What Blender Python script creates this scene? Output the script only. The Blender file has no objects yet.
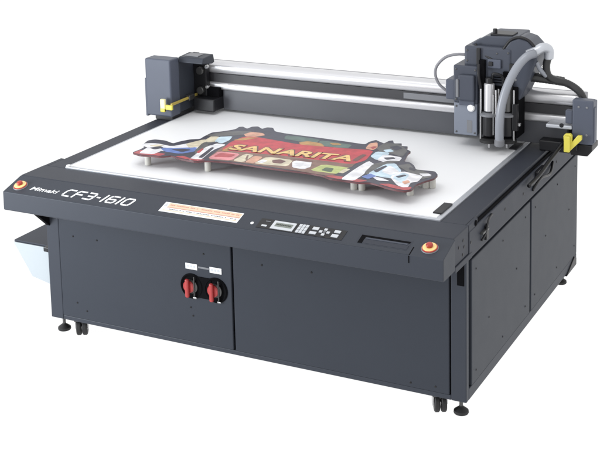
import bpy, bmesh, math, random
from mathutils import Vector, Matrix
random.seed(4)
S = bpy.context.scene
COL = S.collection
ZO = -0.13          # the plan is drawn with the floor at 0.13
PI = math.pi

# ------------------------------------------------------------------ materials
def newmat(name):
    m = bpy.data.materials.new(name); m.use_nodes = True
    return m, m.node_tree, m.node_tree.nodes['Principled BSDF']

def mat(name, col, rough=.5, metal=0., spec=.5, bump=0., bscale=400., mottling=0., coat=0., emit=None):
    m, nt, b = newmat(name)
    b.inputs['Base Color'].default_value = (*col, 1)
    b.inputs['Roughness'].default_value = rough
    b.inputs['Metallic'].default_value = metal
    b.inputs['Specular IOR Level'].default_value = spec
    b.inputs['Coat Weight'].default_value = coat
    tc = nt.nodes.new('ShaderNodeTexCoord')
    if mottling:
        n = nt.nodes.new('ShaderNodeTexNoise'); n.inputs['Scale'].default_value = 5; n.inputs['Detail'].default_value = 6
        n.inputs['Roughness'].default_value = .65
        nt.links.new(tc.outputs['Object'], n.inputs['Vector'])
        r = nt.nodes.new('ShaderNodeMapRange')
        r.inputs['To Min'].default_value = 1 - mottling; r.inputs['To Max'].default_value = 1 + mottling
        nt.links.new(n.outputs['Fac'], r.inputs['Value'])
        v = nt.nodes.new('ShaderNodeVectorMath'); v.operation = 'SCALE'; v.inputs[0].default_value = col
        nt.links.new(r.outputs['Result'], v.inputs['Scale'])
        nt.links.new(v.outputs['Vector'], b.inputs['Base Color'])
        r2 = nt.nodes.new('ShaderNodeMapRange')
        r2.inputs['To Min'].default_value = max(.05, rough - .03); r2.inputs['To Max'].default_value = rough + .03
        n2 = nt.nodes.new('ShaderNodeTexNoise'); n2.inputs['Scale'].default_value = 14; n2.inputs['Detail'].default_value = 5
        nt.links.new(tc.outputs['Object'], n2.inputs['Vector'])
        nt.links.new(n2.outputs['Fac'], r2.inputs['Value']); nt.links.new(r2.outputs['Result'], b.inputs['Roughness'])
    if bump:
        n = nt.nodes.new('ShaderNodeTexNoise'); n.inputs['Scale'].default_value = bscale; n.inputs['Detail'].default_value = 3
        nt.links.new(tc.outputs['Object'], n.inputs['Vector'])
        bp = nt.nodes.new('ShaderNodeBump'); bp.inputs['Strength'].default_value = bump; bp.inputs['Distance'].default_value = .001
        nt.links.new(n.outputs['Fac'], bp.inputs['Height']); nt.links.new(bp.outputs['Normal'], b.inputs['Normal'])
    return m

M = {}
M['paint']   = mat('powder_coat_charcoal', (.036, .041, .053), .45, 0, .20, .25, 500, .05)
M['panel']   = mat('powder_coat_panel', (.034, .039, .050), .45, 0, .16, .25, 500, .05)
M['frame']   = mat('powder_coat_frame', (.034, .038, .050), .50, 0, .20, .3, 450, .08)
M['blue']    = mat('powder_coat_blue_grey', (.076, .086, .116), .42, 0, .3, .2, 500, .08)
M['headblue']= mat('head_cover_blue_grey', (.050, .057, .077), .42, 0, .3, .2, 500, .08)
M['headlight']= mat('head_plate_pale', (.17, .19, .235), .38, 0, .5, .1, 500, .05)
M['beamgrey']= mat('beam_cover_grey', (.072, .075, .086), .40, 0, .4, .2, 400, .06)
M['black']   = mat('black_plastic', (.008, .008, .010), .4, 0, .4)
M['gap']     = mat('gap_black', (.003, .003, .004), .9, 0, .1)
M['rubber']  = mat('rubber', (.015, .015, .016), .6, 0, .4, .3, 300)
M['hoseblack']= mat('hose_black', (.020, .020, .021), .35, 0, .5)
M['hosegrey']= mat('hose_grey', (.25, .265, .30), .3, 0, .5)
M['cablegrey']= mat('cable_grey', (.20, .20, .22), .4, 0, .5)
M['alu']     = mat('anodised_aluminium', (.60, .60, .62), .30, .60, .5)
M['alurim']  = mat('aluminium_rim', (.50, .52, .56), .35, .5, .5, .08, 200, .05)
M['slot'] = mat('slot_grey', (.028, .028, .032), .5)
M['beamback'] = mat('beam_back', (.22, .22, .24), .4, .3)
M['steel']   = mat('steel', (.45, .45, .46), .25, .9, .5)
M['darksteel']= mat('dark_steel', (.10, .10, .10), .35, .7, .5)
M['whitebed']= mat('white_media', (.80, .81, .83), .5, 0, .35, .1, 120, .015)
M['white']   = mat('white_print', (.78, .79, .80), .5)
M['whitesheet']= mat('white_sheet_metal', (.35, .385, .41), .4, 0, .5, .05, 200, .03)
M['yellow']  = mat('yellow_paint', (.62, .55, .08), .4, 0, .5, .1, 200, .08)
M['paleyellow']= mat('pale_yellow_cap', (.80, .74, .42), .4)
M['ochre']   = mat('ochre_bar', (.42, .32, .07), .4)
M['estopyel']= mat('emergency_yellow', (.80, .60, .24), .4)
M['estopred']= mat('emergency_red', (.36, .02, .008), .4, 0, .5, coat=.3)
M['switchred']= mat('switch_red', (.36, .022, .022), .4, 0, .5, coat=.3)
M['lcd']     = mat('lcd_glass', (.16, .18, .16), .25)
M['key']     = mat('key_grey', (.50, .52, .55), .45)
M['keydark'] = mat('key_dark', (.16, .165, .18), .45)
M['peach']   = mat('label_peach', (.78, .50, .36), .5)
M['labelline']= mat('label_text_brown', (.50, .28, .22), .5)
M['peg']     = mat('peg_grey', (.52, .51, .47), .4)
PR = {'navy': (.018, .018, .040), 'red': (.45, .02, .035), 'red2': (.40, .05, .06), 'white': (.72, .72, .76), 'blue': (.10, .17, .45),
      'cream': (.60, .54, .40), 'grey': (.085, .085, .085), 'sky': (.48, .62, .72), 'skin': (.58, .30, .20), 'green': (.075, .13, .11),
      'gold': (.42, .22, .06), 'brown': (.17, .085, .06), 'brown2': (.12, .035, .03), 'pink': (.62, .22, .24), 'lime': (.42, .48, .16),
      'dgreen': (.05, .09, .04)}
def printmat(n, c):
    m, nt, b = newmat('ink_' + n); b.inputs['Roughness'].default_value = .38
    tc = nt.nodes.new('ShaderNodeTexCoord'); v = nt.nodes.new('ShaderNodeTexNoise')
    v.inputs['Scale'].default_value = 26; v.inputs['Detail'].default_value = 4
    nt.links.new(tc.outputs['Object'], v.inputs['Vector'])
    r = nt.nodes.new('ShaderNodeValToRGB')
    d = tuple(x * .80 for x in c); l = tuple(min(.85, x * 1.12 + .005) for x in c)
    r.color_ramp.elements[0].position = .36; r.color_ramp.elements[0].color = (*d, 1)
    r.color_ramp.elements[1].position = .64; r.color_ramp.elements[1].color = (*l, 1)
    nt.links.new(v.outputs['Fac'], r.inputs['Fac']); nt.links.new(r.outputs['Color'], b.inputs['Base Color'])
    return m
for k, c in PR.items(): M['i_' + k] = printmat(k, c)

# ------------------------------------------------------------------ mesh builder
class MB:
    def __init__(s): s.bm = bmesh.new(); s.mats = []
    def mi(s, m):
        if m not in s.mats: s.mats.append(m)
        return s.mats.index(m)
    def _add(s, tmp, m, smooth=False):
        i = s.mi(m)
        for f in tmp.faces: f.material_index = i; f.smooth = smooth
        me = bpy.data.meshes.new('tmp'); tmp.to_mesh(me); s.bm.from_mesh(me); bpy.data.meshes.remove(me); tmp.free()
        return s
    def box(s, x0, x1, y0, y1, z0, z1, m='paint', bev=.003, seg=2, mtx=None):
        t = bmesh.new(); bmesh.ops.create_cube(t, size=1)
        for v in t.verts:
            v.co = Vector(((x0+x1)/2 + v.co.x*(x1-x0), (y0+y1)/2 + v.co.y*(y1-y0), (z0+z1)/2 + v.co.z*(z1-z0)))
        if bev: bmesh.ops.bevel(t, geom=list(t.edges), offset=min(bev, .45*min(x1-x0, y1-y0, z1-z0)), segments=seg, affect='EDGES', profile=.5)
        if mtx: bmesh.ops.transform(t, matrix=mtx, verts=t.verts)
        return s._add(t, m)
    def prism(s, pts, axis, a, b, m='paint', bev=0., seg=2, mtx=None):
        """pts: closed outline in the two other axes (x: (y,z), y: (x,z), z: (x,y)), swept from a to b"""
        t = bmesh.new()
        def P(p, c): return {'x': (c, p[0], p[1]), 'y': (p[0], c, p[1]), 'z': (p[0], p[1], c)}[axis]
        lo = [t.verts.new(P(p, a)) for p in pts]; hi = [t.verts.new(P(p, b)) for p in pts]
        t.faces.new(lo); t.faces.new(hi[::-1])
        n = len(pts)
        for i in range(n): t.faces.new((lo[i], hi[i], hi[(i+1) % n], lo[(i+1) % n]))
        bmesh.ops.recalc_face_normals(t, faces=t.faces)
        if bev: bmesh.ops.bevel(t, geom=list(t.edges), offset=bev, segments=seg, affect='EDGES', profile=.5)
        if n > 6: bmesh.ops.triangulate(t, faces=[f for f in t.faces if len(f.verts) > 6])
        if mtx: bmesh.ops.transform(t, matrix=mtx, verts=t.verts)
        return s._add(t, m)
    def lathe(s, prof, c, d=(0, 0, 1), m='black', n=28, mtx=None):
        """prof: (radius, height) pairs along direction d from point c"""
        t = bmesh.new(); rings = []
        for r, h in prof:
            rings.append([t.verts.new((max(r, 1e-5)*math.cos(2*PI*i/n), max(r, 1e-5)*math.sin(2*PI*i/n), h)) for i in range(n)])
        for a, b in zip(rings, rings[1:]):
            for i in range(n): t.faces.new((a[i], a[(i+1) % n], b[(i+1) % n], b[i]))
        t.faces.new(rings[0][::-1]); t.faces.new(rings[-1])
        q = Vector(d).normalized().to_track_quat('Z', 'Y').to_matrix().to_4x4()
        bmesh.ops.transform(t, matrix=Matrix.Translation(c) @ q, verts=t.verts)
        for f in t.faces: f.smooth = len(f.verts) == 4
        i = s.mi(m)
        for f in t.faces: f.material_index = i
        for e in t.edges:
            if len(e.link_faces) == 2 and e.calc_face_angle(0) > .6: e.smooth = False
        me = bpy.data.meshes.new('tmp'); t.to_mesh(me); s.bm.from_mesh(me); bpy.data.meshes.remove(me); t.free()
        return s
    def cyl(s, c, d, r, h, m='black', bev=.002, n=28):
        b = min(bev, r*.4, h*.4)
        return s.lathe([(r-b, 0), (r, b), (r, h-b), (r-b, h)], c, d, m, n)
    def tube(s, pts, r, m='black', n=12, sub=10, ribs=0.):
        P = [Vector(p) for p in pts]; C = []
        for i in range(len(P)-1):
            p0, p1, p2, p3 = P[max(i-1, 0)], P[i], P[i+1], P[min(i+2, len(P)-1)]
            for k in range(sub):
                t = k/sub
                C.append(.5*((2*p1)+(-p0+p2)*t+(2*p0-5*p1+4*p2-p3)*t*t+(-p0+3*p1-3*p2+p3)*t**3))
        C.append(P[-1]); t_ = bmesh.new(); rings = []; up = Vector((.13, .37, .92)).normalized()
        for i, c in enumerate(C):
            d = (C[min(i+1, len(C)-1)] - C[max(i-1, 0)]).normalized()
            a = d.cross(up).normalized(); b = d.cross(a).normalized(); up = -b if up.dot(-b) > 0 else b
            b = d.cross(a)
            rr = r * (1 + (ribs if i % 2 else -ribs))
            rings.append([t_.verts.new(c + rr*(math.cos(2*PI*k/n)*a + math.sin(2*PI*k/n)*b)) for k in range(n)])
        for a, b in zip(rings, rings[1:]):
            for k in range(n): t_.faces.new((a[k], a[(k+1) % n], b[(k+1) % n], b[k]))
        t_.faces.new(rings[0][::-1]); t_.faces.new(rings[-1])
        bmesh.ops.recalc_face_normals(t_, faces=t_.faces)
        return s._add(t_, m, True)
    def sheet(s, pts, z, m):
        t = bmesh.new(); f = t.faces.new([t.verts.new((x, y, z)) for x, y in pts])
        bmesh.ops.recalc_face_normals(t, faces=t.faces)
        if f.normal.z < 0: f.normal_flip()
        bmesh.ops.triangulate(t, faces=t.faces)
        return s._add(t, m)
    def quad(s, pts, m):
        t = bmesh.new(); t.faces.new([t.verts.new(p) for p in pts]); return s._add(t, m)
    def mesh(s, me, mtx, m):
        t = bmesh.new(); t.from_mesh(me); bmesh.ops.transform(t, matrix=mtx, verts=t.verts); return s._add(t, m)
    def build(s, name, parent=None, org=None):
        o = Vector(org) if org else Vector((0, 0, 0))
        bmesh.ops.translate(s.bm, vec=-o, verts=s.bm.verts)
        me = bpy.data.meshes.new(name); s.bm.to_mesh(me); s.bm.free()
        for k in s.mats: me.materials.append(M[k])
        ob = bpy.data.objects.new(name, me); COL.objects.link(ob)
        base = ROOTLOC(parent)
        ob.parent = parent; ob.location = o - base
        if parent is None: ob.location = o + Vector((0, 0, ZO))
        return ob
PLAN = {}   # plan position of every object that carries children
def ROOTLOC(p):
    v = Vector((0, 0, 0))
    while p is not None:
        v += PLAN.get(p.name, p.location.copy() if p.parent else Vector((0, 0, 0))); p = p.parent
    return v
def thing(name, org, label, cat, group=None):
    o = bpy.data.objects.new(name, None); COL.objects.link(o)
    o.location = Vector(org) + Vector((0, 0, ZO)); PLAN[o.name] = Vector(org)
    o['label'] = label; o['category'] = cat
    if group: o['group'] = group
    return o
def copy_tree(o, parent, dloc=(0, 0, 0)):
    c = o.copy(); COL.objects.link(c); c.parent = parent; c.location = o.location + Vector(dloc)
    for ch in [k for k in COL.objects if k.parent == o]: copy_tree(ch, c)
    return c

def textmesh(txt, size, shear=0., bold=0., sx=1., space=1.):
    cu = bpy.data.curves.new('t', 'FONT'); cu.body = txt; cu.size = size; cu.shear = shear; cu.offset = bold
    cu.space_character = space; cu.resolution_u = 4; cu.extrude = .0004
    ob = bpy.data.objects.new('t', cu); COL.objects.link(ob)
    bpy.context.view_layer.update()
    me = bpy.data.meshes.new_from_object(ob.evaluated_get(bpy.context.evaluated_depsgraph_get()))
    bpy.data.objects.remove(ob); bpy.data.curves.remove(cu)
    w0 = min(v.co.x for v in me.vertices); w1 = max(v.co.x for v in me.vertices)
    h0 = min(v.co.y for v in me.vertices); h1 = max(v.co.y for v in me.vertices)
    return me, (w0, w1, h0, h1)
def lettering(mb, txt, x0, x1, hgt, org, ax, ay, m, shear=0., bold=0.):
    """fit txt so it runs x0..x1 along ax and hgt along ay from org"""
    me, (w0, w1, h0, h1) = textmesh(txt, 1, shear, bold)
    ax = Vector(ax).normalized(); ay = Vector(ay).normalized(); n = ax.cross(ay)
    k = (x1-x0)/(w1-w0); kz = hgt/(h1-h0)
    mt = Matrix(((ax.x*k, ay.x*kz, n.x, 0), (ax.y*k, ay.y*kz, n.y, 0), (ax.z*k, ay.z*kz, n.z, 0), (0, 0, 0, 1)))
    mb.mesh(me, Matrix.Translation(Vector(org) + ax*x0) @ mt @ Matrix.Translation((-w0, -h0, 0)), m)
    bpy.data.meshes.remove(me)
# ------------------------------------------------------------------ setting
# added translucent sweep: world light from below washes out the shadows
m, nt, b = newmat('shadowless_white_floor')
nt.nodes.remove(b); out = nt.nodes['Material Output']
tr = nt.nodes.new('ShaderNodeBsdfTranslucent'); tr.inputs['Color'].default_value = (1, 1, 1, 1)
df = nt.nodes.new('ShaderNodeBsdfDiffuse'); df.inputs['Color'].default_value = (.9, .9, .9, 1)
mx = nt.nodes.new('ShaderNodeMixShader'); mx.inputs[0].default_value = .12
nt.links.new(tr.outputs[0], mx.inputs[1]); nt.links.new(df.outputs[0], mx.inputs[2]); nt.links.new(mx.outputs[0], out.inputs['Surface'])
M['shadowless_floor'] = m
g = MB(); g.quad([(-14, -9, .13), (16, -9, .13), (16, 24, .13), (-14, 24, .13)], 'shadowless_floor')
floor = g.build('floor'); floor['kind'] = 'structure'

# ------------------------------------------------------------------ printer / cutter
XL, XR, YB, ZB, ZT = .133, 2.052, 1.557, .209, .900
R_ = thing('flatbed_plotter', (1.1, .78, .13), 'large charcoal grey flatbed cutting plotter with white bed and bridge mounted cutting head', 'plotter')

# --- cabinet
c = MB()
c.box(XL+.012, XR-.012, .012, YB-.012, ZB+.012, .775, 'gap', .002)
c.box(XL, XL+.066, 0, .012, ZB, .776, 'paint', .004)
c.box(XR-.061, XR, 0, .028, ZB, .776, 'paint', .004)
c.box(XL+.066, XR-.061, .0015, .020, ZB, ZB+.020, 'paint', .003)
c.box(XL, XL+.014, .012, YB, ZB, .776, 'paint', .003)
c.box(XR-.016, XR, .028, YB, ZB, ZB+.045, 'paint', .003)
c.box(XR-.016, XR, YB-.012, YB, ZB+.045, .776, 'paint', .003)
c.box(XL+.014, XR-.016, YB-.014, YB, ZB, .776, 'paint', .003)
c.box(XR-.036, XR-.008, -.002, .008, .665, .758, 'gap', .002)  # black inset painted in for the shade under the console overhang
cab = c.build('cabinet', R_)
# front doors, with a rolled lower edge
for x0, x1, dark in ((XL+.0662, 1.0575, 0), (1.0665, XR-.067, 1)):
    p = MB(); p.box(x0, x1, -.001, .014, ZB+.0205, .776, 'panel', .004, 3)
    p.build('front_panel', cab)
for y0, y1, z1 in ((.052, .784, .750), (.804, YB-.016, .750)):
    p = MB(); p.box(XR-.014, XR+.003, y0, y1, ZB+.048, z1, 'panel', .004, 3)
    p.build('side_panel', cab)
# screws
def screw(x, y, z, d, r=.0042, par=None):
    s = MB(); s.lathe([(r, -.001), (r, .0012), (r*.7, .0022), (r*.35, .0022), (r*.3, .0008)], (x, y, z), d, 'black', 14)
    return s.build('screw', par or cab)
for x, z in ((.28, .300), (.275, .60), (.40, .60), (.93, .62), (.87, .345), (.33, .27), (1.20, .615), (1.42, .62), (1.83, .248), (1.93, .252), (.86, .38)):
    screw(x, -.001, z, (0, -1, 0))
for y, z in ((.10, .70), (.72, .70), (.10, .30), (.72, .31), (.42, .70), (.42, .30), (.86, .70), (1.20, .70), (1.50, .70), (.86, .31), (1.20, .31), (1.50, .31), (.60, .52), (1.02, .52), (1.40, .52), (.25, .45)):
    screw(XR+.003, y, z, (1, 0, 0))
# rear corner foot bracket
p = MB(); p.prism([(YB-.19, ZB-.004), (YB-.02, ZB-.004), (YB-.02, ZB+.03), (YB-.05, ZB+.045)], 'x', XR-.02, XR+.006, 'black', .002); p.build('corner_bracket', cab)

# --- rotary power switches on the left door
sp = MB(); sp.box(.890, .965, -.005, .002, .428, .520, 'gap', .004); sp.build('switch_plate', cab)
for k, xc in enumerate((.870, .985)):
    s = MB(); zc = .474
    s.lathe([(.054, 0), (.054, .006), (.049, .010), (.045, .006), (.040, .004)], (xc, .002, zc), (0, -1, 0), 'gap', 40)
    s.cyl((xc, -.003, zc), (0, -1, 0), .030, .010, 'darksteel', .003)
    sw = s.build('power_switch', R_)
    h = MB(); h.lathe([(.026, 0), (.026, .006), (.022, .010), (.008, .011)], (xc-.008, -.010, zc), (0, -1, 0), 'switchred', 32)
    h.box(xc-.017, xc+.001, -.034, -.018, zc-.042, zc+.038, 'switchred', .007, 3)
    h.build('handle', sw)
    h = MB(); h.box(xc+.016, xc+.021, -.018, -.008, zc-.042, zc+.046, 'darksteel', .003)
    h.box(xc+.008, xc+.026, -.012, -.006, zc-.050, zc-.042, 'steel', .003); h.build('highlight_bar', sw)  # metal bars shaped in for the reflective streaks beside the handle
    l = MB(); l.box(xc-.027, xc+.029, -.004, -.001, .546, .571, 'white', .001)
    for q in range(3): l.box(xc-.020+q*.015, xc-.010+q*.015, -.0045, -.0035, .554, .564, 'key', 0)
    l.build('switch_label', R_)
l = MB(); l.box(.903, .955, -.003, -.001, .556, .564, 'keydark', .001); l.build('switch_label', R_)

# --- feet and casters
def foot(x, y):
    f = MB(); f.lathe([(.027, 0), (.029, .004), (.028, .012), (.018, .020), (.009, .026), (.008, .030)], (x, y, .130), (0, 0, 1), 'rubber', 28)
    f.cyl((x, y, .156), (0, 0, 1), .007, .056, 'darksteel', .001)
    return f.build('leveling_foot', R_, (x, y, .13))
f0 = foot(.152, .062)
for dx, dy in ((1.854, .008), (1.850, 1.400), (0, 1.400)):
    copy_tree(f0, R_, (dx, dy, 0))
def caster(x, y, a):
    mt = Matrix.Translation((x, y, 0)) @ Matrix.Rotation(a, 4, 'Z') @ Matrix.Translation((-x, -y, 0))
    f = MB(); f.box(x-.030, x+.030, y-.030, y+.030, .199, .208, 'darksteel', .002, mtx=mt)
    for sx in (-1, 1): f.prism([(y-.022, .200), (y+.022, .200), (y+.014, .158), (y-.002, .152), (y-.018, .165)], 'x', x+sx*.026-.002, x+sx*.026+.002, 'steel', .0005, mtx=mt)
    o = f.build('caster', R_, (x, y, .13))
    w = MB(); dx = Vector((math.cos(a), math.sin(a), 0)); cy = mt @ Vector((x, y-.004, .165))
    for sx in (-1, 1):
        st = cy + dx*(sx*.004 if sx > 0 else -.022)
        w.cyl(tuple(st), tuple(dx), .035, .020, 'rubber', .004)
    w.cyl(tuple(cy - dx*.027), tuple(dx), .012, .052, 'steel', .002)
    w.build('wheel', o)
    return o
c0 = caster(.258, .052, .5)
for dx, dy in ((1.668, 0), (1.668, 1.38), (0, 1.38)): copy_tree(c0, R_, (dx, dy, 0))

# --- bed frame: flat casing around the bed, with rail channels on both long sides
BX0, BX1, BY0, BY1 = .250, 1.950, .003, 1.30
FL, FR, FY = .137, 2.060, -.150
f = MB()
f.box(FL, FR, FY, BY0-.001, .792, ZT, 'frame', .004, 3)
f.box(FL+.022, BX0-.001, BY0-.001, YB, .792, ZT-.0005, 'frame', .003)
f.box(BX1+.001, FR-.012, BY0-.001, YB, .792, ZT-.0005, 'frame', .003)
f.box(BX0-.001, BX1+.001, BY1, YB, .792, ZT-.001, 'frame', .003)
# right rail channel: dark groove, then the outer wall below it
f.box(FR-.013, FR-.004, .10, YB, .80, .884, 'gap', 0)
f.box(FR-.014, FR+.003, BY0, YB, .770, .874, 'frame', .003)
f.box(FR-.012, FR+.001, BY0, .10, .80, ZT-.001, 'frame', .003)
f.box(XL, FR-.004, BY0+.002, YB-.002, .778, .793, 'gap', 0)
f.box(FL, FL+.020, .10, YB, .778, .870, 'paint', .003)
f.box(FL, FL+.0225, BY0-.002, .12, .79, ZT-.001, 'frame', .003)
bf = f.build('bed_frame', R_)
w = MB(); w.box(FR-.006, FR+.0045, -.148, .030, .770, .792, 'frame', .002)
w.prism([(-.146, .792), (.0, .792), (.0, .775), (-.02, .768)], 'x', FR-.030, FR-.002, 'frame', .001); w.build('corner_plate', bf)
for y, z in ((-.10, .850), (-.055, .862), (-.045, .835), (-.06, .81), (.02, .83), (.20, .82), (.42, .83), (.66, .82), (.9, .83), (1.15, .82)):
    s = MB(); s.lathe([(.006, -.001), (.006, .001), (.003, .002)], (FR+(.003 if y > 0 else 0), y, z), (1, 0, 0), 'black', 14); s.build('screw', bf)
# rail end stop and cable clips seen in the right channel
s = MB(); s.lathe([(.011, -.004), (.011, .004), (.007, .006)], (FR, .075, .886), (1, 0, 0), 'gap', 18); s.build('rail_hole', bf)
s = MB(); s.box(FR+.002, FR+.012, .17, .20, .788, .845, 'black', .003); s.box(FR+.002, FR+.016, .12, .19, .826, .834, 'darksteel', .002)
s.tube([(FR+.006, .13, .80), (FR+.014, .155, .825), (FR+.012, .19, .86), (FR+.006, .25, .865)], .004, 'black', 8); s.build('cable_clip', bf)
s = MB(); s.box(FR+.002, FR+.014, .82, .93, .842, .868, 'black', .003); s.tube([(FR+.006, .78, .80), (FR+.016, .86, .83), (FR+.016, 1.0, .81), (FR+.006, 1.08, .84)], .006, 'black', 8); s.build('cable_clip', bf)

# bed rim and white media surface
r = MB()
r.box(BX0, BX1, BY0, BY0+.016, .880, .9055, 'alurim', .002)
r.box(BX1-.020, BX1, BY0+.016, BY1, .880, .9050, 'alurim', .002)
r.box(BX0, BX0+.006, BY0+.016, BY1, .880, .9045, 'alurim', .001)
r.build('bed_rim', bf)
s = MB(); s.box(BX0+.006, BX1-.020, BY0+.016, BY1, .870, .9025, 'whitebed', .001)
s.build('bed_surface', R_)
s = MB(); s.box(BX0+.01, BX1-.022, BY0+.026, 1.22, .9027, .9052, 'whitebed', .0008); s.build('white_sheet', R_)
for y0, y1 in ((.060, .180), (.975, 1.075)):
    s = MB(); s.prism([(1.900, y1), (1.934, y1), (1.934, y0), (1.900, y0)], 'z', .9054, .911, 'black', .001); s.build('corner_clamp', R_)
s = MB(); s.cyl((1.055, .012, .905), (0, 0, 1), .007, .006, 'white', .001, 16); s.build('alignment_pin', bf)
s = MB(); s.cyl((.262, .012, .905), (0, 0, 1), .010, .007, 'white', .001, 16); s.build('alignment_pin', bf)

# --- console along the front
CY, CZ, CD = -.269, .863, .783
k = MB(); k.prism([(FY-.001, CD+.0), (FY-.001, ZT-.001), (CY, CZ), (CY-.001, CD+.004), (CY+.004, CD)], 'x', FL, FR+.005, 'paint', .0022, 2)
con = k.build('console', R_)
A = Vector((0, CY-FY, CZ-ZT)); LEN = A.length; AD = A.normalized(); ND = Vector((0, A.z, -A.y)).normalized()
if ND.z < 0: ND = -ND
AX, AU = Vector((1, 0, 0)), -AD
def CP(x, t, h=.0): return Vector((x, FY, ZT-.001)) + AD*(t*LEN) + ND*h
def cslab(mb, x0, x1, t0, t1, m, h=.0015, sk=0., base=-.001):
    """thin slab lying on the slanted console face, t runs from back (0) to front (1)"""
    t = bmesh.new(); vs = []
    for hh in (base, h):
        vs.append([t.verts.new(CP(x, tt, hh)) for x, tt in ((x0+sk, t1), (x1+sk, t1), (x1, t0), (x0, t0))])
    t.faces.new(vs[0][::-1]); t.faces.new(vs[1])
    for i in range(4): t.faces.new((vs[0][i], vs[0][(i+1) % 4], vs[1][(i+1) % 4], vs[1][i]))
    bmesh.ops.recalc_face_normals(t, faces=t.faces)
    mb._add(t, m)
# raised trim line that ends before the right-hand stop button, and end block seam
s = MB(); cslab(s, FL+.006, 1.936, .950, .985, 'paint', .0022)
cslab(s, 1.936, 1.940, .62, .985, 'gap', .0012)
s.box(1.936, 1.9385, CY-.0025, CY+.002, .835, CZ-.002, 'gap', 0)
s.build('console_trim', con)
# writing
s = MB(); lettering(s, 'Mimaki', .0, .140, .0225, CP(.248, .70, .0012), AX, AU, 'white', .25, .009)
s.build('maker_lettering', con)
GL = {'C': [[(1, 1), (.22, 1), (0, .78), (0, .2), (.2, 0), (.95, 0)]], 'F': [[(0, -.05), (0, .8), (.2, 1), (1, 1)], [(.05, .5), (.85, .5)]],
      '3': [[(.05, 1), (.85, 1), (1, .85), (1, .15), (.85, 0), (0, 0)], [(.25, .5), (.98, .5)]], '-': [[(.0, .5), (.8, .5)]],
      '1': [[(0, -.05), (0, 1.05)]], '6': [[(1, 1), (.2, 1), (0, .8), (0, .2), (.2, 0), (.85, 0), (1, .15), (1, .4), (.88, .52), (.05, .52)]],
      '0': [[(.2, 0), (0, .2), (0, .8), (.2, 1), (.85, 1), (1, .85), (1, .2), (.85, 0), (.15, 0)]]}
def strokes(mb, txt, x0, x1, t_base, hgt, m, shear=.32, th=.0086):
    wd = {'-': .45, '1': .18}; tot = sum(wd.get(c, 1) for c in txt) + .42*(len(txt)-1); k = (x1-x0-shear*hgt)/tot; x = x0
    for c in txt:
        w_ = wd.get(c, 1)*k
        for pl in GL[c]:
            pts = [(x + u*(w_ if c != '1' else 0) + (k*.1 if c == '1' else 0) + v*hgt*shear, v*hgt) for u, v in pl]
            for (ax_, ay_), (bx_, by_) in zip(pts, pts[1:]):
                d = Vector((bx_-ax_, by_-ay_)); L = d.length; d /= L; nn = Vector((-d.y, d.x))*th/2; e = d*th*.25
                q = [Vector((ax_, ay_))-e-nn, Vector((bx_, by_))+e-nn, Vector((bx_, by_))+e+nn, Vector((ax_, ay_))-e+nn]
                mb.quad([CP(p.x, t_base, .0013) + AU*p.y for p in q], m)
        x += w_ + .42*k
s = MB(); strokes(s, 'CF3-1610', .412, .750, .735, .042, 'white')
s.build('model_lettering', con)
# emergency stops
for x, t in ((.190, .58), (1.996, .57)):
    s = MB(); c_ = CP(x, t); s.lathe([(.0315, -.002), (.0315, .002), (.0300, .004)], c_, ND, 'keydark', 36)
    s.lathe([(.0285, .0035), (.0285, .0060), (.026, .0075)], c_, ND, 'estopred', 36)
    s.lathe([(.0255, .0070), (.0245, .0092), (.012, .0100)], c_, ND, 'estopyel', 36)
    e = s.build('emergency_stop', con)
    s = MB(); s.lathe([(.0110, .009), (.0115, .012), (.0125, .0135), (.0130, .017), (.0110, .021), (.005, .0225)], c_, ND, 'estopred', 32); s.build('button', e)
# warning label
s = MB(); cslab(s, .882, 1.232, .27, .76, 'white', .0012); cslab(s, .904, 1.228, .30, .50, 'peach', .0016)
cslab(s, .904, 1.228, .505, .535, 'labelline', .0018); cslab(s, .895, 1.222, .655, .69, 'peach', .0018)
for q in range(44):
    x = .912 + q*.007
    if random.random() < .85: cslab(s, x, x+.0055, .37, .42, 'labelline', .0019)
    if random.random() < .85 and q % 9: cslab(s, x, x+.0045, .585, .62, 'keydark', .0019)
t = bmesh.new(); s_ = [t.verts.new(CP(x, tt, .002)) for x, tt in ((.884, .48), (.900, .48), (.892, .31))]; t.faces.new(s_); s._add(t, 'key')
s.build('warning_label', con)
# operation panel
s = MB(); c_ = CP(1.292, .66); s.lathe([(.0065, 0), (.0065, .003), (.004, .004)], c_, ND, 'white', 18); s.build('indicator_lamp', con)
s = MB(); cslab(s, 1.316, 1.668, .36, .82, 'black', .0020)
cslab(s, 1.334, 1.356, .66, .73, 'key', .0030); cslab(s, 1.340, 1.360, .46, .49, 'keydark', .0028)
op = s.build('operation_panel', con)
s = MB(); cslab(s, 1.374, 1.466, .40, .78, 'key', .0040); cslab(s, 1.386, 1.456, .49, .67, 'lcd', .0046)
for q in range(9): cslab(s, 1.391+q*.0067, 1.3955+q*.0067, .55, .60, 'black', .0049)
s.build('screen', op)
def key(x0, x1, t0, t1, m='key'):
    s = MB(); cslab(s, x0, x1, t0, t1, m, .0046); s.build('key', op)
for i in range(3):
    for t0, t1 in ((.39, .51), (.53, .65), (.67, .79)): key(1.479+i*.0135, 1.490+i*.0135, t0, t1)
key(1.536, 1.560, .42, .54); key(1.533, 1.560, .64, .75)
for (x, t) in ((1.588, .42), (1.603, .54), (1.588, .66), (1.573, .54)): key(x-.006, x+.006, t, t+.09, 'key')
key(1.584, 1.593, .55, .62, 'keydark')
key(1.624, 1.648, .43, .54); key(1.622, 1.648, .62, .75)
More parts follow.
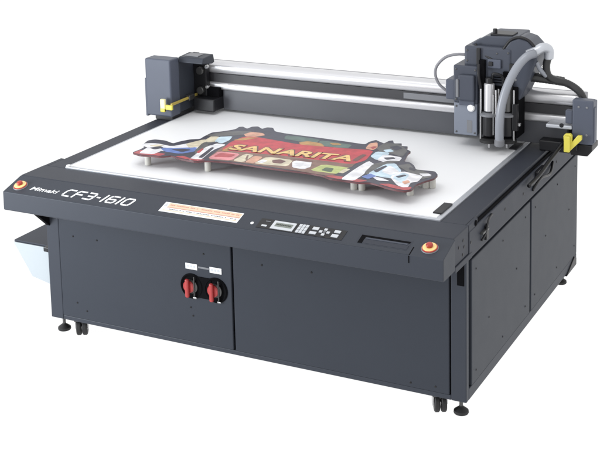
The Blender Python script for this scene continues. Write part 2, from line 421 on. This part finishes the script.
# pen tray recess
s = MB(); cslab(s, 1.722, 1.925, .36, .86, 'frame', .0008); cslab(s, 1.728, 1.920, .40, .82, 'paint', .0012); cslab(s, 1.730, 1.748, .42, .80, 'gap', .0018)
cslab(s, 1.748, 1.918, .42, .50, 'gap', .0018); cslab(s, 1.752, 1.912, .52, .58, 'headblue', .0024); cslab(s, 1.748, 1.918, .60, .78, 'frame', .0018)
s.build('pen_tray', con)

# --- waste chute on the left side
s = MB(); s.box(-.080, XL-.002, .034, .90, .514, .522, 'frame', .002)
s.prism([(-.078, .514), (XL-.002, .514), (XL-.002, .500), (-.068, .500)], 'y', .036, .90, 'frame', 0)
ch = s.build('waste_chute', R_)
s = MB(); s.prism([(-.078, .5135), (.128, .5135), (.128, .345), (.018, .368)], 'y', .026, .033, 'whitesheet', .001); s.build('end_plate', ch)
s = MB(); s.prism([(-.078, .499), (-.070, .499), (.024, .372), (.018, .368)], 'y', .034, .90, 'whitesheet', 0)
s.prism([(.018, .368), (.024, .372), (.130, .350), (.130, .344)], 'y', .034, .90, 'whitesheet', 0); s.build('sloped_plate', ch)
s = MB(); s.box(.100, .130, .010, .040, .500, .522, 'black', .004); s.build('hinge', ch)
s = MB(); s.prism([(.060, .776), (.200, .776), (.200, .600), (.135, .600)], 'y', -.010, -.003, 'gap', 0) if False else s.prism([(-.16, .776), (.02, .776), (.02, .66), (.0, .63)], 'x', XL+.001, XL+.02, 'gap', .001)
s.build('console_bracket', R_)

# --- bridge: beam, side carriages, safety bars
def rounded(y0, y1, z0, z1, r, n=6):
    pts = []
    for cy, cz, a in ((y1-r, z1-r, 0), (y0+r, z1-r, 90), (y0+r, z0+r, 180), (y1-r, z0+r, 270)):
        for i in range(n+1):
            t = math.radians(a + 90*i/n); pts.append((cy + r*math.cos(t), cz + r*math.sin(t)))
    return pts
BR = MB()
BR.box(.30, 2.16, 1.110, 1.225, .935, 1.122, 'black', .003)
br = BR.build('bridge', R_)
def sweep_x(mb, prof, x0, x1, m):
    t = bmesh.new(); lo = [t.verts.new((x0, y, z)) for y, z in prof]; hi = [t.verts.new((x1, y, z)) for y, z in prof]
    n = len(prof); t.faces.new(lo); t.faces.new(hi[::-1])
    for i in range(n):
        f_ = t.faces.new((lo[i], hi[i], hi[(i+1) % n], lo[(i+1) % n])); f_.smooth = True
    bmesh.ops.recalc_face_normals(t, faces=t.faces)
    for e in t.edges:
        if e.calc_face_angle(0) > .7: e.smooth = False
    i = mb.mi(m)
    for f_ in t.faces: f_.material_index = i
    me = bpy.data.meshes.new('tmp'); t.to_mesh(me); mb.bm.from_mesh(me); bpy.data.meshes.remove(me); t.free()
s = MB(); sweep_x(s, rounded(1.070, 1.150, 1.094, 1.152, .026, 8), .272, 2.18, 'alu')
s.box(.272, 2.18, 1.150, 1.225, 1.085, 1.132, 'beamback', .003); s.build('upper_rail', br)
s = MB(); s.box(.272, 2.18, 1.084, 1.112, 1.052, 1.0945, 'slot', .001)
s.box(1.365, 1.62, 1.078, 1.085, 1.060, 1.088, 'keydark', .001); s.build('rail_slot', br)
s = MB(); sweep_x(s, rounded(1.066, 1.105, 1.016, 1.052, .010, 5), .30, 2.18, 'alu'); s.build('lower_rail', br)
s = MB(); s.prism([(1.074, .918), (1.074, 1.016), (1.109, 1.016), (1.109, .918)], 'x', .405, 2.13, 'beamgrey', .002); s.build('beam_cover', br)
s = MB(); s.box(.285, .405, .985, 1.10, .922, .985, 'black', .006); s.box(.29, .40, 1.04, 1.11, .98, 1.03, 'gap', .004); s.build('brush_cover', br)
# left carriage
s = MB(); s.box(.118, .264, .823, .905, .922, 1.205, 'blue', .008, 3)
s.box(.110, .124, .828, .90, .915, 1.105, 'blue', .004)
s.box(.226, .2625, .905, 1.10, .930, 1.190, 'paint', .003)
s.box(.125, .225, .905, 1.16, .930, 1.150, 'paint', .006)
s.box(.15, .25, .85, 1.10, .898, .930, 'black', .002)
lc = s.build('bridge_carriage', br)
s = MB(); s.prism([(.895, 1.180), (.905, 1.207), (1.000, 1.212), (1.010, 1.170), (.99, 1.165)], 'x', .262, .402, 'paint', .005, 3)
s.box(.285, .36, .925, .985, 1.2075, 1.2125, 'keydark', .001); s.build('top_cover', lc)
s = MB()
for z in (1.035, 1.135):
    s.cyl((.305, 1.045, z-.02), (0, -1, 0), .020, .028, 'darksteel', .003); s.cyl((.340, 1.045, z), (0, -1, 0), .010, .02, 'steel', .003)
s.box(.262, .335, 1.035, 1.068, .985, 1.150, 'black', .003); s.build('belt_pulley', lc)
# right carriage
s = MB(); s.box(2.172, 2.262, .990, 1.040, .957, 1.150, 'blue', .006, 3)
s.box(2.176, 2.250, 1.041, 1.110, .950, 1.130, 'blue', .004)
s.box(2.255, 2.267, .996, 1.034, .965, 1.118, 'blue', .003)
s.box(2.140, 2.171, 1.000, 1.030, 1.040, 1.098, 'blue', .004)
s.prism([(2.165, .955), (2.258, .955), (2.258, .930), (2.238, .905), (2.165, .905)], 'y', .995, 1.10, 'black', .004)
s.box(2.02, 2.16, 1.02, 1.10, .902, .950, 'black', .006)
rc = s.build('bridge_carriage', br)
for xx, zz in ((2.20, 1.12), (2.235, 1.12), (2.235, 1.0)):
    q = MB(); q.lathe([(.005, 0), (.005, .002), (.002, .003)], (xx, .990, zz), (0, -1, 0), 'keydark', 12); q.build('screw', rc)
s = MB(); s.box(2.06, 2.172, .985, 1.066, 1.018, 1.034, 'alurim', .004); s.cyl((2.128, .992, 1.033), (0, -1, 0), .009, .010, 'black', .002); s.build('rail_end', br)
# safety bars
s = MB(); s.box(.272, .282, .80, 1.13, .985, .998, 'ochre', .003); s.box(.246, .285, .792, .806, .966, .990, 'yellow', .003)
s.box(.222, .248, .786, .802, .955, 1.018, 'paleyellow', .004); s.box(.222, .248, .785, .803, .955, .975, 'yellow', .004); s.box(.262, .288, .95, 1.0, .978, 1.004, 'darksteel', .003); s.build('safety_bar', br)
s = MB(); s.prism([(2.150, .928), (2.166, .925), (2.222, .985), (2.222, 1.004), (2.205, 1.004), (2.181, .972), (2.181, 1.000), (2.173, 1.008), (2.152, 1.006), (2.144, .996)], 'y', .955, .975, 'yellow', .003); s.box(2.150, 2.176, .94, .956, .930, 1.0, 'yellow', .004); s.build('safety_bar', br)
s = MB(); s.box(2.150, 2.20, .972, 1.0, .93, .985, 'black', .004); s.tube([(2.13, 1.0, .95), (2.10, .93, .90), (2.085, .80, .86), (2.08, .68, .85)], .009, 'black', 10); s.build('bar_bracket', br)

# --- cutting head
H = MB()
H.box(1.70, 1.915, .960, 1.165, .985, 1.355, 'headblue', .012, 3)
hd = H.build('cutting_head', R_)
s = MB(); s.box(1.664, 1.770, .930, 1.062, .962, 1.105, 'headlight', .004, 2); s.box(1.724, 1.748, .9285, .932, .975, 1.030, 'keydark', .001)
s.cyl((1.745, .931, 1.088), (0, -1, 0), .017, .014, 'white', .005); s.build('front_plate', hd)
s = MB(); s.box(1.662, 1.772, .930, 1.062, 1.105, 1.272, 'headblue', .006, 3)
s.box(1.690, 1.764, .908, .932, 1.120, 1.235, 'headblue', .008, 3); s.box(1.682, 1.695, .902, .931, 1.135, 1.215, 'keydark', .003)
s.box(1.690, 1.760, .920, .934, 1.097, 1.120, 'blue', .004); s.build('motor_cover', hd)
s = MB(); s.box(1.618, 1.662, .950, 1.040, 1.110, 1.200, 'blue', .006, 2); s.box(1.612, 1.624, .965, 1.03, 1.150, 1.175, 'keydark', .003); s.build('connector_box', hd)
s = MB(); s.prism([(1.690, 1.230), (1.690, 1.332), (1.742, 1.372), (1.785, 1.395), (1.925, 1.398), (1.925, 1.230)], 'y', 1.00, 1.20, 'headblue', .006, 2)
s.box(1.80, 1.90, 1.02, 1.10, 1.395, 1.404, 'black', .002); s.cyl((1.815, 1.04, 1.395), (0, 0, 1), .010, .028, 'black', .002)
s.box(1.760, 1.778, .948, .960, 1.275, 1.350, 'black', .003); s.build('top_cover', hd)
s = MB(); s.box(1.772, 1.800, .945, .962, 1.185, 1.300, 'gap', .003); s.build('cable_slot', hd); s = MB(); s.box(1.880, 1.905, .948, .962, 1.190, 1.255, 'gap', .003); s.build('cable_slot', hd); s = MB()
s.box(1.81, 1.87, .950, .961, 1.265, 1.305, 'blue', .004); s.box(1.815, 1.835, .944, .952, 1.275, 1.295, 'black', .003)
s.build('control_fitting', hd)
s = MB()
for q in range(4): s.box(1.835, 1.872, .956, .9605, 1.200+q*.012, 1.205+q*.012, 'gap', .001)
s.build('vent_grille', hd)
for xx, zz in ((1.715, 1.335), (1.900, 1.335), (1.715, 1.29), (1.85, 1.33)):
    s = MB(); s.lathe([(.0042, 0), (.0042, .002), (.002, .003)], (xx, .960, zz), (0, -1, 0), 'darksteel', 12); s.build('screw', hd)
for xx, zz in ((1.675, 1.255), (1.762, 1.255), (1.675, 1.12), (1.676, 1.09), (1.676, .975), (1.76, .975)):
    s = MB(); s.lathe([(.0042, 0), (.0042, .002), (.002, .003)], (xx, .930, zz), (0, -1, 0), 'darksteel', 12); s.build('screw', hd)
# rounded hood over the right half, with the dark seam running over it
s = MB()
hood = [(1.800, 1.120), (1.812, 1.220), (1.840, 1.290), (1.872, 1.345), (1.905, 1.388), (1.945, 1.403), (1.985, 1.392), (2.018, 1.358), (2.022, 1.310), (1.995, 1.230), (1.950, 1.130)]
s.prism(hood, 'y', .965, 1.120, 'headblue', .008, 3)
s.build('hood', hd)
s = MB(); sm = [(1.800, 1.170), (1.815, 1.225), (1.843, 1.292), (1.875, 1.348), (1.908, 1.391), (1.947, 1.406), (1.988, 1.395), (2.022, 1.360)]
s.tube([(x, .968, z) for x, z in sm], .0065, 'black', 8); s.build('hood_seal', hd)
s = MB()
for x, z in ((1.90, 1.33), (1.96, 1.30), (1.87, 1.26), (1.93, 1.22)): s.lathe([(.006, 0), (.006, .003), (.002, .004)], (x, .967, z), (0, -1, 0), 'steel', 12)
s.box(1.905, 1.925, .958, .968, 1.20, 1.29, 'black', .003); s.box(1.83, 1.88, .955, .968, 1.15, 1.17, 'darksteel', .003); s.build('hood_fitting', hd)
# tool spindles
def spindle(x, y, light):
    s = MB(); s.cyl((x, y, 1.080), (0, 0, 1), .023, .125, 'alu' if light else 'darksteel', .004)
    s.cyl((x, y, 1.20), (0, 0, 1), .018, .030, 'black', .004)
    s.cyl((x, y, .972), (0, 0, 1), .030, .098, 'black', .004)
    s.lathe([(.020, 0), (.040, .004), (.040, .013), (.024, .018)], (x, y, 1.058), (0, 0, 1), 'keydark', 28)
    s.lathe([(.026, 0), (.042, .005), (.042, .016), (.030, .022)], (x, y, .940), (0, 0, 1), 'rubber', 28)
    s.cyl((x, y, .916), (0, 0, 1), .006, .028, 'steel', .001)
    for sx in (-.034, .034): s.cyl((x+sx, y-.014, .955), (0, 0, 1), .0045, .225, 'steel', .001, 12)
    return s.build('spindle', hd)
spindle(1.826, .930, True); spindle(1.898, .955, False)
s = MB(); s.box(1.780, 1.945, .955, 1.062, .962, 1.190, 'gap', .006); s.box(1.80, 1.96, .945, .958, 1.02, 1.035, 'steel', .003)
s.box(1.925, 1.950, .935, .957, 1.00, 1.12, 'black', .004); s.box(1.845, 1.852, .91, .955, .98, 1.16, 'steel', .002); s.build('tool_mount', hd)
# hoses and cables
s = MB(); s.tube([(2.020, .955, 1.345), (1.990, .925, 1.332), (1.955, .900, 1.285), (1.920, .880, 1.205), (1.900, .868, 1.120), (1.892, .868, 1.040), (1.890, .875, .965)], .0185, 'hosegrey', 16, 22, .045)
s.build('suction_hose', hd)
s = MB(); s.cyl((1.890, .875, .945), (0, 0, 1), .022, .03, 'keydark', .004); s.build('hose_nozzle', hd)
s = MB(); s.tube([(1.985, .965, 1.335), (2.02, .97, 1.352), (2.045, .985, 1.366), (2.062, 1.01, 1.352), (2.060, 1.02, 1.315)], .021, 'alurim', 14, 8); s.build('hose_elbow', hd)
s = MB(); s.tube([(2.060, 1.02, 1.325), (2.050, 1.02, 1.28), (2.056, 1.03, 1.235), (2.085, 1.05, 1.212), (2.13, 1.075, 1.196), (2.180, 1.075, 1.165), (2.208, 1.075, 1.115)], .0165, 'hoseblack', 14, 12, .03); s.build('flexible_conduit', hd)
s = MB(); s.tube([(1.93, 1.04, 1.215), (1.99, 1.03, 1.222), (2.05, 1.05, 1.215), (2.11, 1.08, 1.203)], .020, 'hoseblack', 14, 10, .02)
s.tube([(2.015, .99, 1.30), (2.030, 1.0, 1.265), (2.050, 1.02, 1.235)], .010, 'hosegrey', 10, 8); s.build('flexible_conduit', hd)
s = MB(); s.tube([(1.700, .975, 1.312), (1.665, .965, 1.312), (1.615, .96, 1.296), (1.575, .96, 1.255), (1.567, .96, 1.215), (1.580, .965, 1.175), (1.604, .975, 1.148), (1.630, .98, 1.13)], .0065, 'cablegrey', 10, 10); s.build('signal_cable', hd)
s = MB(); s.tube([(1.745, .985, 1.36), (1.765, .97, 1.33), (1.80, .965, 1.315), (1.83, .96, 1.30)], .006, 'black', 8); s.tube([(1.78, .925, 1.285), (1.785, .91, 1.24), (1.79, .92, 1.18)], .007, 'black', 8)
s.tube([(1.84, .93, 1.225), (1.85, .915, 1.25), (1.88, .93, 1.24), (1.885, .94, 1.215)], .007, 'black', 8); s.build('signal_cable', hd)

# ------------------------------------------------------------------ printed cut-out sign resting on the bed
POLYS = [
    ('outline', [(0.509, 0.131), (0.515, 0.182), (0.513, 0.215), (0.480, 0.260), (0.467, 0.315), (0.487, 0.341), (0.537, 0.344), (0.596, 0.317), (0.607, 0.356), (0.631, 0.400), (0.668, 0.424), (0.663, 0.466), (0.662, 0.537), (0.695, 0.569), (0.724, 0.609), (0.732, 0.630), (0.728, 0.666), (0.743, 0.676), (0.777, 0.652), (0.781, 0.691), (0.804, 0.706), (0.842, 0.675), (0.850, 0.707), (0.878, 0.712), (0.916, 0.660), (0.973, 0.648), (1.050, 0.644), (1.150, 0.641), (1.275, 0.632), (1.374, 0.622), (1.374, 0.665), (1.389, 0.705), (1.411, 0.688), (1.443, 0.668), (1.447, 0.712), (1.460, 0.726), (1.482, 0.684), (1.514, 0.697), (1.525, 0.660), (1.555, 0.664), (1.562, 0.626), (1.595, 0.599), (1.595, 0.567), (1.609, 0.510), (1.623, 0.455), (1.651, 0.451), (1.681, 0.419), (1.709, 0.371), (1.747, 0.373), (1.788, 0.376), (1.815, 0.337), (1.817, 0.289), (1.795, 0.238), (1.781, 0.191), (1.790, 0.128), (1.773, 0.101), (1.731, 0.103), (1.684, 0.116), (1.647, 0.134), (1.608, 0.145), (1.566, 0.127), (1.509, 0.130), (1.444, 0.130), (1.401, 0.155), (1.339, 0.165), (1.250, 0.163), (1.159, 0.162), (1.064, 0.167), (0.967, 0.172), (0.871, 0.155), (0.829, 0.122), (0.748, 0.134), (0.692, 0.159), (0.654, 0.127), (0.606, 0.123), (0.562, 0.113)]),
    ('red2', [(0.516, 0.129), (0.523, 0.178), (0.584, 0.170), (0.657, 0.168), (0.650, 0.132), (0.603, 0.128), (0.558, 0.119)]),
    ('white', [(0.545, 0.146), (0.534, 0.223), (0.528, 0.255), (0.574, 0.232), (0.604, 0.203), (0.601, 0.153)]),
    ('white', [(0.508, 0.246), (0.507, 0.271), (0.548, 0.288), (0.618, 0.275), (0.655, 0.338), (0.693, 0.374), (0.727, 0.304), (0.715, 0.249), (0.664, 0.220), (0.599, 0.209)]),
    ('blue', [(0.590, 0.239), (0.651, 0.255), (0.719, 0.300), (0.743, 0.245), (0.708, 0.197), (0.636, 0.200)]),
    ('cream', [(0.657, 0.334), (0.689, 0.415), (0.722, 0.412), (0.726, 0.320), (0.699, 0.292)]),
    ('grey', [(0.747, 0.263), (0.718, 0.367), (0.734, 0.417), (0.783, 0.420), (0.779, 0.359), (0.771, 0.305), (0.790, 0.200)]),
    ('white', [(0.793, 0.156), (0.767, 0.304), (0.775, 0.365), (0.819, 0.367), (0.810, 0.289), (0.835, 0.159)]),
    ('red2', [(0.712, 0.151), (0.740, 0.171), (0.798, 0.148), (0.860, 0.158), (0.830, 0.127), (0.750, 0.139)]),
    ('cream', [(0.701, 0.421), (0.696, 0.480), (0.733, 0.478), (0.750, 0.415), (0.726, 0.396)]),
    ('sky', [(0.754, 0.417), (0.737, 0.479), (0.779, 0.505), (0.795, 0.451), (0.791, 0.406)]),
    ('grey', [(0.671, 0.487), (0.703, 0.555), (0.753, 0.593), (0.812, 0.617), (0.812, 0.563), (0.770, 0.528), (0.708, 0.485)]),
    ('skin', [(0.816, 0.565), (0.827, 0.609), (0.878, 0.608), (0.902, 0.583), (0.875, 0.550), (0.840, 0.539)]),
    ('green', [(1.005, 0.616), (1.062, 0.620), (1.155, 0.612), (1.158, 0.567), (1.094, 0.557), (1.019, 0.569)]),
    ('green', [(1.179, 0.601), (1.238, 0.600), (1.318, 0.591), (1.321, 0.542), (1.260, 0.533), (1.199, 0.541)]),
    ('gold', [(1.104, 0.539), (1.128, 0.568), (1.188, 0.562), (1.221, 0.526), (1.166, 0.511), (1.128, 0.510)]),
    ('brown', [(0.856, 0.164), (0.819, 0.392), (1.157, 0.433), (1.448, 0.427), (1.460, 0.281), (1.432, 0.154), (1.246, 0.172), (0.971, 0.181)]),
    ('red', [(0.846, 0.304), (0.819, 0.426), (0.828, 0.525), (0.881, 0.548), (1.118, 0.511), (1.321, 0.534), (1.446, 0.554), (1.474, 0.408), (1.445, 0.334), (1.300, 0.335), (1.114, 0.335), (0.932, 0.315)]),
    ('pink', [(0.858, 0.177), (0.846, 0.287), (0.947, 0.289), (0.960, 0.192)]),
    ('cream', [(0.971, 0.197), (0.971, 0.291), (1.009, 0.291), (1.017, 0.193)]),
    ('skin', [(1.028, 0.198), (1.020, 0.280), (1.058, 0.280), (1.066, 0.197)]),
    ('cream', [(1.075, 0.197), (1.081, 0.290), (1.190, 0.288), (1.206, 0.212), (1.138, 0.201)]),
    ('brown2', [(1.117, 0.258), (1.141, 0.283), (1.177, 0.268), (1.173, 0.231), (1.138, 0.227)]),
    ('white', [(1.214, 0.268), (1.224, 0.303), (1.268, 0.306), (1.296, 0.242), (1.286, 0.208), (1.243, 0.212)]),
    ('lime', [(1.331, 0.198), (1.343, 0.284), (1.460, 0.281), (1.455, 0.199)]),
    ('dgreen', [(1.365, 0.212), (1.365, 0.256), (1.401, 0.256), (1.413, 0.203)]),
    ('navy', [(1.442, 0.179), (1.454, 0.286), (1.475, 0.317), (1.487, 0.205), (1.476, 0.172)]),
    ('red2', [(1.407, 0.152), (1.441, 0.172), (1.496, 0.167), (1.548, 0.166), (1.594, 0.159), (1.564, 0.130), (1.507, 0.135), (1.444, 0.138)]),
    ('white', [(1.491, 0.158), (1.488, 0.278), (1.492, 0.377), (1.528, 0.347), (1.538, 0.227), (1.537, 0.163)]),
    ('skin', [(1.403, 0.568), (1.390, 0.638), (1.412, 0.663), (1.440, 0.600), (1.439, 0.559)]),
    ('grey', [(1.450, 0.588), (1.451, 0.671), (1.507, 0.669), (1.570, 0.605), (1.584, 0.516), (1.533, 0.542), (1.486, 0.546)]),
    ('sky', [(1.474, 0.470), (1.470, 0.531), (1.518, 0.535), (1.531, 0.462), (1.510, 0.438)]),
    ('white', [(1.521, 0.435), (1.518, 0.504), (1.589, 0.494), (1.597, 0.444), (1.568, 0.416)]),
    ('grey', [(1.541, 0.257), (1.527, 0.369), (1.563, 0.429), (1.603, 0.439), (1.584, 0.400), (1.573, 0.314), (1.574, 0.242)]),
    ('sky', [(1.565, 0.253), (1.577, 0.375), (1.604, 0.394), (1.657, 0.320), (1.662, 0.237), (1.618, 0.239)]),
    ('white', [(1.598, 0.296), (1.598, 0.369), (1.632, 0.339), (1.656, 0.313), (1.643, 0.271)]),
    ('grey', [(1.631, 0.383), (1.661, 0.425), (1.699, 0.374), (1.760, 0.349), (1.794, 0.307), (1.767, 0.267), (1.690, 0.334)]),
    ('white', [(1.665, 0.238), (1.679, 0.308), (1.760, 0.285), (1.767, 0.226), (1.750, 0.205), (1.763, 0.143), (1.721, 0.165)]),
    ('sky', [(1.670, 0.237), (1.681, 0.302), (1.710, 0.285), (1.722, 0.193)]),
    ('red2', [(1.644, 0.140), (1.687, 0.158), (1.746, 0.136), (1.779, 0.156), (1.784, 0.121), (1.766, 0.107), (1.714, 0.114)]),
    ('navy', [(0.542, 0.219), (0.569, 0.255), (0.594, 0.240), (0.575, 0.207)]),
    ('navy', [(0.643, 0.236), (0.687, 0.262), (0.719, 0.259), (0.704, 0.220)]),
    ('cream', [(0.523, 0.247), (0.546, 0.276), (0.577, 0.275), (0.556, 0.244)]),
    ('red2', [(0.763, 0.237), (0.755, 0.299), (0.767, 0.295), (0.783, 0.229)]),
    ('navy', [(0.810, 0.184), (0.787, 0.320), (0.801, 0.318), (0.829, 0.184)]),
    ('navy', [(0.746, 0.362), (0.758, 0.410), (0.775, 0.399), (0.767, 0.354)]),
    ('gold', [(0.818, 0.464), (0.847, 0.519), (0.897, 0.537), (0.860, 0.478)]),
    ('brown2', [(1.187, 0.303), (1.215, 0.321), (1.277, 0.317), (1.282, 0.296), (1.220, 0.293)]),
    ('brown', [(1.007, 0.227), (0.986, 0.281), (0.993, 0.285), (1.021, 0.218)]),
    ('white', [(1.074, 0.217), (1.079, 0.250), (1.101, 0.244), (1.097, 0.209)]),
    ('red2', [(0.864, 0.207), (0.865, 0.271), (0.937, 0.274), (0.938, 0.230)]),
    ('white', [(1.242, 0.249), (1.252, 0.284), (1.277, 0.279), (1.274, 0.240)]),
    ('cream', [(1.443, 0.215), (1.445, 0.267), (1.466, 0.269), (1.462, 0.212)]),
    ('gold', [(0.852, 0.303), (0.851, 0.372), (0.867, 0.370), (0.878, 0.301)]),
    ('brown2', [(1.421, 0.385), (1.424, 0.480), (1.446, 0.481), (1.446, 0.380)]),
    ('navy', [(1.491, 0.621), (1.509, 0.654), (1.543, 0.627), (1.531, 0.589)]),
    ('sky', [(1.485, 0.570), (1.502, 0.593), (1.526, 0.571), (1.508, 0.547)]),
    ('navy', [(1.528, 0.469), (1.560, 0.490), (1.575, 0.473), (1.551, 0.447)]),
    ('navy', [(1.560, 0.294), (1.576, 0.367), (1.587, 0.361), (1.582, 0.274)]),
    ('navy', [(1.671, 0.255), (1.693, 0.285), (1.705, 0.276), (1.689, 0.241)]),
    ('white', [(1.585, 0.218), (1.631, 0.210), (1.665, 0.189), (1.627, 0.180)]),
    ('blue', [(1.551, 0.197), (1.564, 0.245), (1.599, 0.224), (1.583, 0.183)]),
    ('skin', [(1.720, 0.199), (1.734, 0.225), (1.750, 0.205), (1.742, 0.174)]),
    ('navy', [(1.677, 0.387), (1.709, 0.371), (1.709, 0.349), (1.683, 0.360)]),
    ('white', [(1.746, 0.322), (1.774, 0.334), (1.792, 0.320), (1.772, 0.297)]),
    ('gold', [(1.227, 0.582), (1.260, 0.592), (1.282, 0.576), (1.251, 0.561)]),
    ('red2', [(1.415, 0.582), (1.422, 0.609), (1.437, 0.607), (1.436, 0.566)]),
]
PEGS = [(.565, .165), (.848, .190), (1.512, .205), (1.545, .208), (1.742, .225), (1.765, .335), (1.740, .350), (1.788, .345), (1.3, .60), (.95, .62), (.70, .5)]
M['i_edge'] = printmat('board_edge', (.11, .04, .045)); M['i_goldtext'] = printmat('gold_letter', (.72, .48, .17))
def chaikin(p, k, r=.22):
    for _ in range(k):
        q = []
        for a_, b_ in zip(p, p[1:]+p[:1]):
            q += [(a_[0]*(1-r)+b_[0]*r, a_[1]*(1-r)+b_[1]*r), (a_[0]*r+b_[0]*(1-r), a_[1]*r+b_[1]*(1-r))]
        p = q
    return p
OUT = chaikin(POLYS[0][1], 2, .12)
ZS = .953
SG = thing('cut_out_sign', (1.1, .45, .9052), 'printed cut-out sign with red and gold banner on short pegs above the white bed', 'sign')
s = MB(); s.prism(OUT, 'z', ZS+.003, ZS+.010, 'i_edge', 0); s.sheet(OUT, ZS+.0104, 'i_navy'); s.build('board', SG)
# red cut edge on the front of the board
s = MB(); z = ZS+.0106
for n, pts in POLYS[1:]:
    if n not in ('brown', 'red', 'red2'):
        gx = sum(p_[0] for p_ in pts)/len(pts); gy = sum(p_[1] for p_ in pts)/len(pts)
        g_ = 1.24 if n in ('white', 'sky') else 1.14 if n not in ('pink', 'brown2', 'dgreen', 'red2') else 1.04
        pts = [(gx + (p_[0]-gx)*g_, gy + (p_[1]-gy)*g_) for p_ in pts]
    s.sheet(chaikin(pts, 1, .13), z, 'i_'+n); z += .00001
s.build('printed_picture', SG)
s = MB(); random.seed(9)
lz = z + .0004
P0, P1 = Vector((.862, .312, lz)), Vector((1.428, .352, lz))
ax = (P1-P0)
lettering(s, 'SANARITA', 0, ax.length, .096, P0+Vector((0, .006, -.0003)), ax, Vector((-ax.y, ax.x, 0)), 'i_brown2', .05, .075)
lettering(s, 'SANARITA', .004, ax.length-.004, .080, P0+Vector((0, .014, .0002)), ax, Vector((-ax.y, ax.x, 0)), 'i_goldtext', .05, .026)
s.build('sign_lettering', SG)
for i, (x, y) in enumerate(PEGS):
    s = MB(); s.cyl((x, y, .9053), (0, 0, 1), .014, ZS+.0025-.9053, 'peg', .002, 20); s.build('support_peg', SG)

# ------------------------------------------------------------------ camera
cam = bpy.data.cameras.new('camera'); co = bpy.data.objects.new('camera', cam); COL.objects.link(co)
Rv, Uv, Fv = Vector((0.89028882, 0.45483298, -0.02264451)), Vector((-0.05388359, 0.15458634, 0.9865088)), Vector((-0.45219727, 0.87705759, -0.16213453))
mt = Matrix((Rv, Uv, -Fv)).transposed().to_4x4(); mt.translation = Vector((3.52984053, -4.14901348, 2.46253072 + ZO))
co.matrix_world = mt
cam.sensor_width = 36; cam.lens = 36*1260.338/600; cam.shift_x = 1.403/600; cam.shift_y = -226.467/600
cam.clip_start = .05; cam.clip_end = 200
S.camera = co

# ------------------------------------------------------------------ light: white studio
w = bpy.data.worlds.new('World'); S.world = w; w.use_nodes = True
bg = w.node_tree.nodes['Background']; bg.inputs['Color'].default_value = (1, 1, 1, 1); bg.inputs['Strength'].default_value = 1.12
def area(name, loc, target, size, power, col=(1, 1, 1)):
    l = bpy.data.lights.new(name, 'AREA'); l.shape = 'RECTANGLE'; l.size, l.size_y = size; l.energy = power; l.color = col
    o = bpy.data.objects.new(name, l); COL.objects.link(o); o.location = loc
    o.rotation_euler = (Vector(target)-Vector(loc)).to_track_quat('-Z', 'Y').to_euler()
area('softbox_lamp', (-1.3, -2.2, 1.0), (.2, 0, .4), (1.4, 1.4), 115, (.90, .95, 1))
area('softbox_lamp', (1.0, -1.5, 4.6), (1.1, .6, .8), (2.2, 1.2), 40, (1, .99, .97))

S.view_settings.view_transform = 'Standard'; S.view_settings.look = 'None'
S.view_settings.exposure = 0; S.view_settings.gamma = 1
S.render.engine = 'CYCLES'; S.cycles.use_denoising = True
